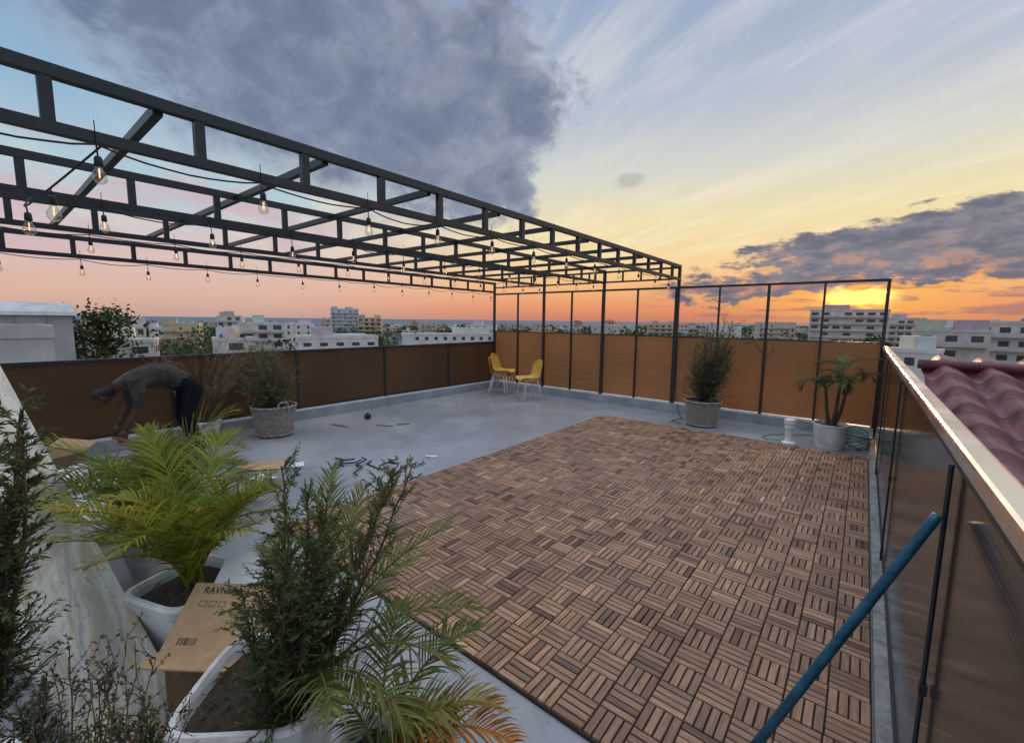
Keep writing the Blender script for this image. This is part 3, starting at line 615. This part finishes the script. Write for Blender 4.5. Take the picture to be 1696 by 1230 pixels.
# ------------------------------------------------------------ person
def person():
    root=bpy.data.objects.new('bending_man',None); scene.collection.objects.link(root)
    C=-6.05
    J={'pel':(C,1.50,.90,.145,-1),'wai':(C,1.37,.98,.140,'pel'),'che':(C,1.20,1.02,.165,'wai'),'uch':(C,1.05,.99,.155,'che'),'nk0':(C,.94,.945,.075,'uch'),'nk1':(C,.875,.90,.052,'nk0'),
       'hd0':(C,.825,.86,.078,'nk1'),'hd1':(C,.765,.815,.098,'hd0'),'hd2':(C,.72,.775,.074,'hd1')}
    for s,n in ((-1,'L'),(1,'R')):
        J['sh'+n]=(C+s*.18,1.02,.94,.080,'uch'); J['ua'+n]=(C+s*.225,1.025,.82,.060,'sh'+n); J['el'+n]=(C+s*.235,1.02,.69,.046,'ua'+n); J['fa'+n]=(C+s*.21,.965,.57,.041,'el'+n); J['wr'+n]=(C+s*.17,.905,.46,.029,'fa'+n)
        J['hi'+n]=(C+s*.10,1.53,.82,.11,'pel'); J['th'+n]=(C+s*.115,1.49,.68,.092,'hi'+n); J['kn'+n]=(C+s*.12,1.455,.50,.066,'th'+n); J['ca'+n]=(C+s*.12,1.51,.34,.064,'kn'+n); J['an'+n]=(C+s*.12,1.57,.11,.043,'ca'+n)
        J['he'+n]=(C+s*.12,1.58,.05,.042,'an'+n); J['to'+n]=(C+s*.13,1.38,.04,.035,'he'+n)
    ks=list(J); me=bpy.data.meshes.new('b'); me.from_pydata([J[k][:3] for k in ks],[(ks.index(J[k][4]),i) for i,k in enumerate(ks) if J[k][4]!=-1],[])
    o=bpy.data.objects.new('tmp',me); scene.collection.objects.link(o); md=o.modifiers.new('skin','SKIN'); md.use_smooth_shade=True
    if not me.skin_vertices: me.skin_vertices.new()
    for i,k in enumerate(ks): me.skin_vertices[0].data[i].radius=(J[k][3],J[k][3])
    me.skin_vertices[0].data[0].use_root=True
    sb=o.modifiers.new('sub','SUBSURF'); sb.levels=2; sb.render_levels=2
    bpy.context.view_layer.update(); ev=o.evaluated_get(bpy.context.evaluated_depsgraph_get()); me2=bpy.data.meshes.new_from_object(ev); bpy.data.objects.remove(o)
    body=bpy.data.objects.new('body',me2); scene.collection.objects.link(body); body.parent=root
    me2.materials.clear()
    for mt in (M_shirt,M_pants,M_skin,M_shoe,M_hair): me2.materials.append(mt)
    grp={}
    for k in ks:
        g=0
        if k[:2] in('hi','th','kn','ca','an'): g=1
        if k=='pel': g=1
        if k[:2] in('fa','wr','nk','hd'): g=2
        if k[:2] in('he','to'): g=3
        grp[k]=g
    segs=[(Vector(J[J[k][4]][:3]),Vector(J[k][:3]),grp[k]) for k in ks if J[k][4]!=-1]
    hc=Vector((C,.775,.82))
    for p in me2.polygons:
        c=p.center; best=9;g=0
        for a_,b_,gg in segs:
            ab=b_-a_; t=max(0,min(1,(c-a_).dot(ab)/ab.length_squared)); d=(c-a_-ab*t).length
            if d<best: best=d;g=gg
        if g==2 and c.y<.87 and c.z>.68 and abs(c.x-C)<.13 and (c-hc).dot(Vector((0,-.2,.98)))>-.005: g=4
        p.material_index=g; p.use_smooth=True
    b=MB()
    for s in (-1,1):
        w0=Vector((C+s*.17,.905,.47)); d=Vector((-s*.1,-.25,-1)).normalized(); sd=Vector((0,1,-.25)).normalized()
        sd=(sd-d*sd.dot(d)).normalized()
        pm=[w0,w0+d*.03,w0+d*.06,w0+d*.085]
        b.tube(pm,[.026,.036,.038,.03],10,0)
        for f in range(4):
            st=w0+d*.075+sd*(f-1.5)*.019; L_=(.07,.078,.073,.055)[f]; d2=(d+Vector((-s*.35,0,0))).normalized(); d3=(d+Vector((-s*.9,0,0))).normalized()
            b.tube([st,st+d*L_*.45,st+d*L_*.45+d2*L_*.3,st+d*L_*.45+d2*L_*.3+d3*L_*.25],[.0095,.009,.008,.006],7,0)
        st=w0+d*.03-sd*.028; e=(d-sd*.8).normalized(); b.tube([st,st+e*.03,st+e*.03+d*.028],[.011,.010,.007],7,0)
    f=Vector((0,-.45,-.89)); u=Vector((0,-.89,.45)); c=Vector((C,.765,.815))
    b.tube([c+f*.085+u*.015,c+f*.108-u*.012,c+f*.088-u*.018],[.008,.014,.01],7,0)
    for s in (-1,1):
        e=Vector((s,0,0)); b.tube([c+e*.086+u*.02,c+e*.10+u*.012,c+e*.10-u*.01,c+e*.086-u*.022],[.006,.012,.011,.006],7,0); b.tube([c+f*.086+e*.03+u*.02,c+f*.092+e*.03+u*.02],.009,8,1)
    b.tube([c+f*.083-e*.024-u*.042,c+f*.09-u*.043,c+f*.083+e*.024-u*.042],[.004,.006,.004],6,1)
    b.obj('hands_and_face',[M_skin,M_hair],True,parent=root)
person()
# ------------------------------------------------------------ neighbouring tile roof
b=MB(); xs=[.80+i*.05 for i in range(150)]
rows=[]
yy=3.0; 
while yy<10.4: rows+= [(yy,0.075),(yy+.02,.085),(yy+.30,.045),(yy+.60,.012),(yy+.72,.0)]; yy+=.73
nr=len(rows); vs=[]
for (y_,o_) in rows:
    for x_ in xs:
        ph=((x_+.05*math.sin(y_*.8))/.52)*2*math.pi; vs.append((x_,y_,.86-.19*(10-y_)+o_+.075*math.sin(ph)+.02*math.sin(2*ph+.6)))
n=len(xs); b.add(vs,[(j*n+i,j*n+i+1,(j+1)*n+i+1,(j+1)*n+i) for j in range(nr-1) for i in range(n-1)],0)
b.tube([(.75,10.3,.98),(3,10.3,.98),(8.2,10.3,.98)],.08,12,0)
b.box(.84,8.1,3.1,10.2,GZ,-.62,1); 
b.add([(.84,3.1,-.62),(8.1,3.1,-.62),(8.1,10.2,-.62),(.84,10.2,-.62),(.84,10.2,.76),(8.1,10.2,.76)],[(0,3,4),(1,5,2),(3,2,5,4)],1)
b.obj('tile_roof_house',[M_tile,M_host],smooth=True)
# ------------------------------------------------------------ ground / sea / city
M_ground=pmat('city_ground',(.085,.10,.06),.95,0,.5,.02)
M_sea=pmat('sea_water',(.10,.14,.19),.7,0,.12,.002,spec=.2)
S=45000
b=MB(); b.add([(-S,-S,GZ),(S,-S,GZ),(S,S,GZ),(-S,S,GZ)],[(0,1,2,3)]); b.obj('ground',[M_ground])
b=MB(); inner=[];outer=[]
def coast(bd_): return 800+80*math.sin(bd_*.13)+max(0,(bd_+30))**1.4*14
for i in range(60):
    bdd=-125+118*i/59; bd=math.radians(bdd); r=coast(bdd)
    inner.append((math.sin(bd)*r,math.cos(bd)*r,GZ+.8)); outer.append((math.sin(bd)*44000,math.cos(bd)*44000,GZ+.8))
b.add(inner+outer,[(i,i+1,61+i,60+i) for i in range(59)]); b.obj('sea',[M_sea])
b=MB(); vs=[]; 
for i in range(60):
    bd=math.radians(-9+50*i/59); r=9000; h=20+100*max(0,math.sin(i*.13-.4))+20*math.sin(i*.6)*(i/59)
    vs+= [(math.sin(bd)*r,math.cos(bd)*r,GZ),(math.sin(bd)*(r+900),math.cos(bd)*(r+900),GZ+max(h,5))]
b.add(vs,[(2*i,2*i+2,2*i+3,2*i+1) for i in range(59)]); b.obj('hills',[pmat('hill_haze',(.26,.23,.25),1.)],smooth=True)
M_bw=pmat('plaster',attr=True,rough=.85,var=.15,scale=.4,spec=.2)
M_win=pmat('window_glass',(.05,.065,.08),.2,0,0)
M_roof=pmat('flat_roof',attr=True,rough=.9,var=.2,scale=.5,spec=.2)
BMs=[M_bw,M_win,M_roof]
def building(b,cx,cy,w_,d_,top,rot,col,detail=2,roofc=None,balc=False,kind=0):
    Mt=Matrix.Translation((cx,cy,0))@Matrix.Rotation(rot,4,'Z'); c4=(*col,1); rc=(*(roofc or tuple(c*.75 for c in col)),1)
    b.box(-w_/2,w_/2,-d_/2,d_/2,GZ,top,0,c4,Mt)
    pr=R.uniform(.3,.9)
    pitched=roofc is not None and detail>=1
    if pitched:
        hh=min(w_,d_)*.22; P=[Mt@Vector(p) for p in ((-w_/2-.5,-d_/2-.5,top),(w_/2+.5,-d_/2-.5,top),(w_/2+.5,d_/2+.5,top),(-w_/2-.5,d_/2+.5,top),(-w_/4,0,top+hh),(w_/4,0,top+hh))]
        b.add(P,[(0,1,5,4),(1,2,5),(2,3,4,5),(3,0,4)],2,rc)
    else:
        if detail>=1:
            for (x0,x1,y0,y1) in ((-w_/2-.08,w_/2+.08,-d_/2-.08,-d_/2+.15),(-w_/2-.08,w_/2+.08,d_/2-.15,d_/2+.08),(-w_/2-.08,-w_/2+.15,-d_/2+.15,d_/2-.15),(w_/2-.15,w_/2+.08,-d_/2+.15,d_/2-.15)):
                b.box(x0,x1,y0,y1,top-.1,top+pr,0,c4,Mt)
        b.add([Mt@Vector(p) for p in ((-w_/2,-d_/2,top+.02),(w_/2,-d_/2,top+.02),(w_/2,d_/2,top+.02),(-w_/2,d_/2,top+.02))],[(0,1,2,3)],2,rc)
        if detail>=1:
            for _ in range(R.randint(1,3)):
                sw=R.uniform(.15,.42)*w_; sx=R.uniform(-w_/2+sw/2,w_/2-sw/2); dy=R.uniform(.2,.45)*d_; sy=R.uniform(-d_/2+dy/2,d_/2-dy/2); b.box(sx-sw/2,sx+sw/2,sy-dy/2,sy+dy/2,top+.03,top+R.choice((1.,2.4,2.6,3.)),0,tuple(v*R.uniform(.7,1.05) for v in col)+(1,),Mt)
            for _ in range(R.randint(0,3)):
                tx=R.uniform(-w_/2+1,w_/2-1); ty=R.uniform(-d_/2+1,d_/2-1); p=Mt@Vector((tx,ty,top)); tcol=R.choice(((.03,.03,.035),(.5,.5,.48),(.12,.2,.35)))
                b.lathe([(.55,.1),(.6,.9),(.35,1.25),(.001,1.3)],p,8,2,col=(*tcol,1))
            if detail>1 and R.random()<.4: p=Mt@Vector((R.uniform(-2,2),R.uniform(-2,2),top)); b.tube([p,p+Vector((0,0,R.uniform(2,5)))],.04,4,0,(.3,.3,.3,1))
    if detail>=1:
        viewer=(Mt.inverted()@Vector((0,0,0))); sp_=R.uniform(2.4,4.6); wh=R.choice((.9,1.2,1.5)); hw0=R.uniform(.4,.5*sp_-.35); hw0=min(hw0,1.3); sk=R.choice((.05,.2,.35))
        for (axis,sgn,half,ln) in (('y',-1,d_/2,w_),('y',1,d_/2,w_),('x',-1,w_/2,d_),('x',1,w_/2,d_)):
            vv=viewer.y if axis=='y' else viewer.x
            if vv*sgn<0: continue
            if R.random()<.12 and not balc: continue
            nw=max(1,int(ln/sp_)); fl=int((top-GZ)/3.0); fl0=max(0,fl-(7 if detail>1 else 5))
            for f in range(fl0,fl):
                z0=top-(fl-f)*3.0+1.0
                for k in range(nw):
                    if R.random()<sk: continue
                    c0=-ln/2+(k+.5)*ln/nw; ww=hw0
                    o_=half+.03
                    pts=[(c0-ww,z0),(c0+ww,z0),(c0+ww,z0+wh),(c0-ww,z0+wh)]
                    P=[Mt@(Vector((p[0],sgn*o_,p[1])) if axis=='y' else Vector((sgn*o_,p[0],p[1]))) for p in pts]
                    b.add(P,[(0,1,2,3) if (sgn<0)==(axis=='y') else (3,2,1,0)],1)
                if detail>1 and balc and axis=='y':
                    q0,q1=-ln/2+.4,ln/2-.4
                    b.box(q0,q1,min(sgn*half,sgn*(half+.9)),max(sgn*half,sgn*(half+.9)),z0-1.1,z0-.9,0,c4,Mt); b.box(q0,q1,sgn*(half+.9)-.06,sgn*(half+.9)+.06,z0-.9,z0-.1,0,tuple(v*.9 for v in col)+(1,),Mt)
def pos(brg,D): r=math.radians(brg); return D*math.sin(r),D*math.cos(r)
W_=(.66,.65,.63); CR=(.56,.48,.34)
spec=[(-59.9,400,22,14,7.2+CH,(.5,.55,.6),1),(-71.7,300,12,10,.3+CH,(.55,.55,.55),1),(-68.9,180,13.5,11,-2.2+CH,(.60,.60,.58),1),(-81.6,110,13,9,-4.8+CH,W_,0),(-71.6,110,7,7,-4.8+CH,W_,0),
(-60.9,130,20,10,-5.3+CH,W_,0),(-47.4,170,34,12,-5.6+CH,W_,0),(-80.5,200,9,8,-1.2+CH,W_,1),(-1.6,250,28,13,5.9+CH,(.60,.55,.53),1),(3.1,300,13,10,2.8+CH,(.55,.52,.51),1),(10.3,150,12,12,.5+CH,(.56,.54,.51),1),(6,130,11,9,-1.3+CH,(.5,.48,.45),1),(3.8,92,6,6,-4.1+CH,W_,0),
(-57,330,16,10,.2+CH,CR,1),(-50,380,14,10,-2.6+CH,(.55,.5,.44),1),(-65,260,14,9,-3.6+CH,W_,0),(-76,240,13,9,-3.6+CH,CR,1),(-43,300,20,10,-3.9+CH,W_,1),(-8,320,20,12,-.2+CH,(.55,.5,.45),1),(-20,350,22,11,-1.8+CH,(.58,.48,.38),1),(-27,300,18,11,-3.6+CH,(.55,.5,.45),0),(-13,260,14,10,-2.6+CH,W_,1),(12.5,210,14,9,.8+CH,(.45,.43,.41),1)]
occ=[]
for (bg_,D,w0,d0,top,c,ba) in spec:
    cx,cy=pos(bg_,D); b=MB(); building(b,cx,cy,w0,d0,top,math.radians(-bg_)+R.uniform(-.25,.25),c,2,None,ba,R.randint(0,5)); b.obj('apartment_building',BMs); occ.append((cx,cy,max(w0,d0)*.6,D))
cx,cy=pos(-90.5,95); b=MB(); Mt=Matrix.Translation((cx,cy,0))@Matrix.Rotation(math.radians(92),4,'Z')
b.box(-18,9.5,-8,8,GZ,1.6,0,(.36,.38,.39,1),Mt)
vs=[];K=12
for i in range(K+1):
    a_=math.pi*i/K; yv=-8.4*math.cos(a_); zv=1.6+1.9*math.sin(a_); vs+=[Mt@Vector((-18.3,yv,zv)),Mt@Vector((9.9,yv,zv))]
b.add(vs,[(2*i,2*i+1,2*i+3,2*i+2) for i in range(K)],2,(.45,.48,.5,1)); b.add([vs[2*i+1] for i in range(K+1)],[tuple(range(K+1))],0,(.33,.36,.38,1)); b.add([vs[2*i] for i in range(K+1)],[tuple(range(K+1))[::-1]],0,(.33,.36,.38,1))
for k in range(9): b.box(-17+3*k,-16.9+3*k,-8.06,8.06,-8,1.55,0,(.25,.27,.28,1),Mt)
b.obj('warehouse_building',BMs)
cx,cy=pos(-89.2,52); b=MB(); building(b,cx,cy,6.,7,.0,math.radians(92),(.46,.47,.49),2); b.obj('apartment_building',BMs)
occ+=[(pos(-90,95)[0],pos(-90,95)[1],20,95)]
palette=[(.68,.67,.65),(.66,.65,.63),(.60,.60,.60),(.56,.50,.40),(.54,.44,.30),(.38,.38,.38),(.60,.48,.40),(.44,.27,.18),(.42,.50,.54),(.60,.53,.33),(.33,.30,.27),(.62,.60,.56)]
far=MB(); treepos=[]
for gx in range(-100,60):
    for gy in range(-8,110):
        cx=gx*15+R.uniform(-5,5); cy=gy*15+R.uniform(-5,5); D=math.hypot(cx,cy); br=math.degrees(math.atan2(cx,cy))
        if D<75 or D>1650 or br<-100 or br>22 or D>coast(br)-20: continue
        if any(math.hypot(cx-o[0],cy-o[1])<o[2]+8 for o in occ): continue
        if any(abs(br-math.degrees(math.atan2(o[0],o[1])))<3 and D<o[3] and D>o[3]*.6 and R.random()<.6 for o in occ): continue
        r=R.random()
        if D>700 and R.random()<.5: continue
        if r<.52:
            if r<.50: treepos.append((cx,cy,R.uniform(10,16) if D>110 else R.uniform(8,13)))
            continue
        fl=R.choice((1,2,2,3,3,3,4,4,5)) 
        if R.random()<.02 and D>250: fl=R.randint(6,7)
        top=GZ+fl*3+R.uniform(0,1.8); c=R.choice(palette); g=R.uniform(.7,1.05); c=tuple(v*g for v in c)
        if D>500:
            k=min(.45,(D-500)/2200); c=tuple(v*(1-k)+h*k for v,h in zip(c,(.50,.44,.46)))  # distance haze painted into the building colour
        w0,d0=R.uniform(6,13),R.uniform(6,11); rot=R.choice((.15,.5,.9,-.4,-.1))+R.uniform(-.15,.15); rc=R.choice(((.36,.13,.08),(.30,.10,.07),(.42,.20,.13))) if R.random()<.25 else None
        if D<280:
            b=MB(); building(b,cx,cy,w0,d0,top,rot,c,2,rc,R.random()<.25,R.randint(0,5)); b.obj('apartment_building' if fl>2 else 'house',BMs)
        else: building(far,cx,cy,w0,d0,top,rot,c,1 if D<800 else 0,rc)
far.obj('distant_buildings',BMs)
def crown(b,cx,cy,z0,h,n,fs,spread=1.):
    lob=[(R.uniform(-.3,.3)*h*spread,R.uniform(-.3,.3)*h*spread,h*R.uniform(.45,.9),h*R.uniform(.14,.26)) for _ in range(7)]
    b.tube([(cx,cy,z0),(cx+.1,cy,z0+h*.35),(cx,cy,z0+h*.7)],[h*.03,h*.022,h*.008],5,0,cap=False)
    for l in lob: b.tube([(cx,cy,z0+h*.35),(cx+l[0]*.9,cy+l[1]*.9,z0+l[2])],[h*.014,h*.005],4,0,cap=False)
    for i in range(n):
        l=R.choice(lob); d=rv(); p=Vector((cx+l[0],cy+l[1],z0+l[2]))+Vector((d.x,d.y,d.z*.75))*l[3]*R.uniform(.6,1.15)
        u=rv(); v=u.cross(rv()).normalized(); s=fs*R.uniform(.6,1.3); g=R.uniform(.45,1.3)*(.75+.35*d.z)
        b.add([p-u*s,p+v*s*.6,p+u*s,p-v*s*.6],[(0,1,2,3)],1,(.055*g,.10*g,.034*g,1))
b=MB()
for (cx,cy,h) in treepos:
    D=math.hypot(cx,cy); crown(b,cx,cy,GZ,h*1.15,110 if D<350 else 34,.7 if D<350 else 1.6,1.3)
for k in range(300):
    br=R.uniform(-95,15);D=R.uniform(110,420); cx,cy=pos(br,D)
    if any(math.hypot(cx-o[0],cy-o[1])<o[2]+2 for o in occ): continue
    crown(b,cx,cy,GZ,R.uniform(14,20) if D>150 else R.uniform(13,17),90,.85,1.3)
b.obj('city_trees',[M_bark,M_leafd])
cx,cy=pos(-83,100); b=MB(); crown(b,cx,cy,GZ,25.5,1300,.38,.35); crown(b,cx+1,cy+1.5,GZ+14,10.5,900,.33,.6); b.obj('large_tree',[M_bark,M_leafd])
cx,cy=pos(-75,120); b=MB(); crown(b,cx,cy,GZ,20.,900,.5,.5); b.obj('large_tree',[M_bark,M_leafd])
cx,cy=pos(.8,170); b=MB(); crown(b,cx,cy,GZ,20.5,900,.6,.7); b.obj('large_tree',[M_bark,M_leafd])
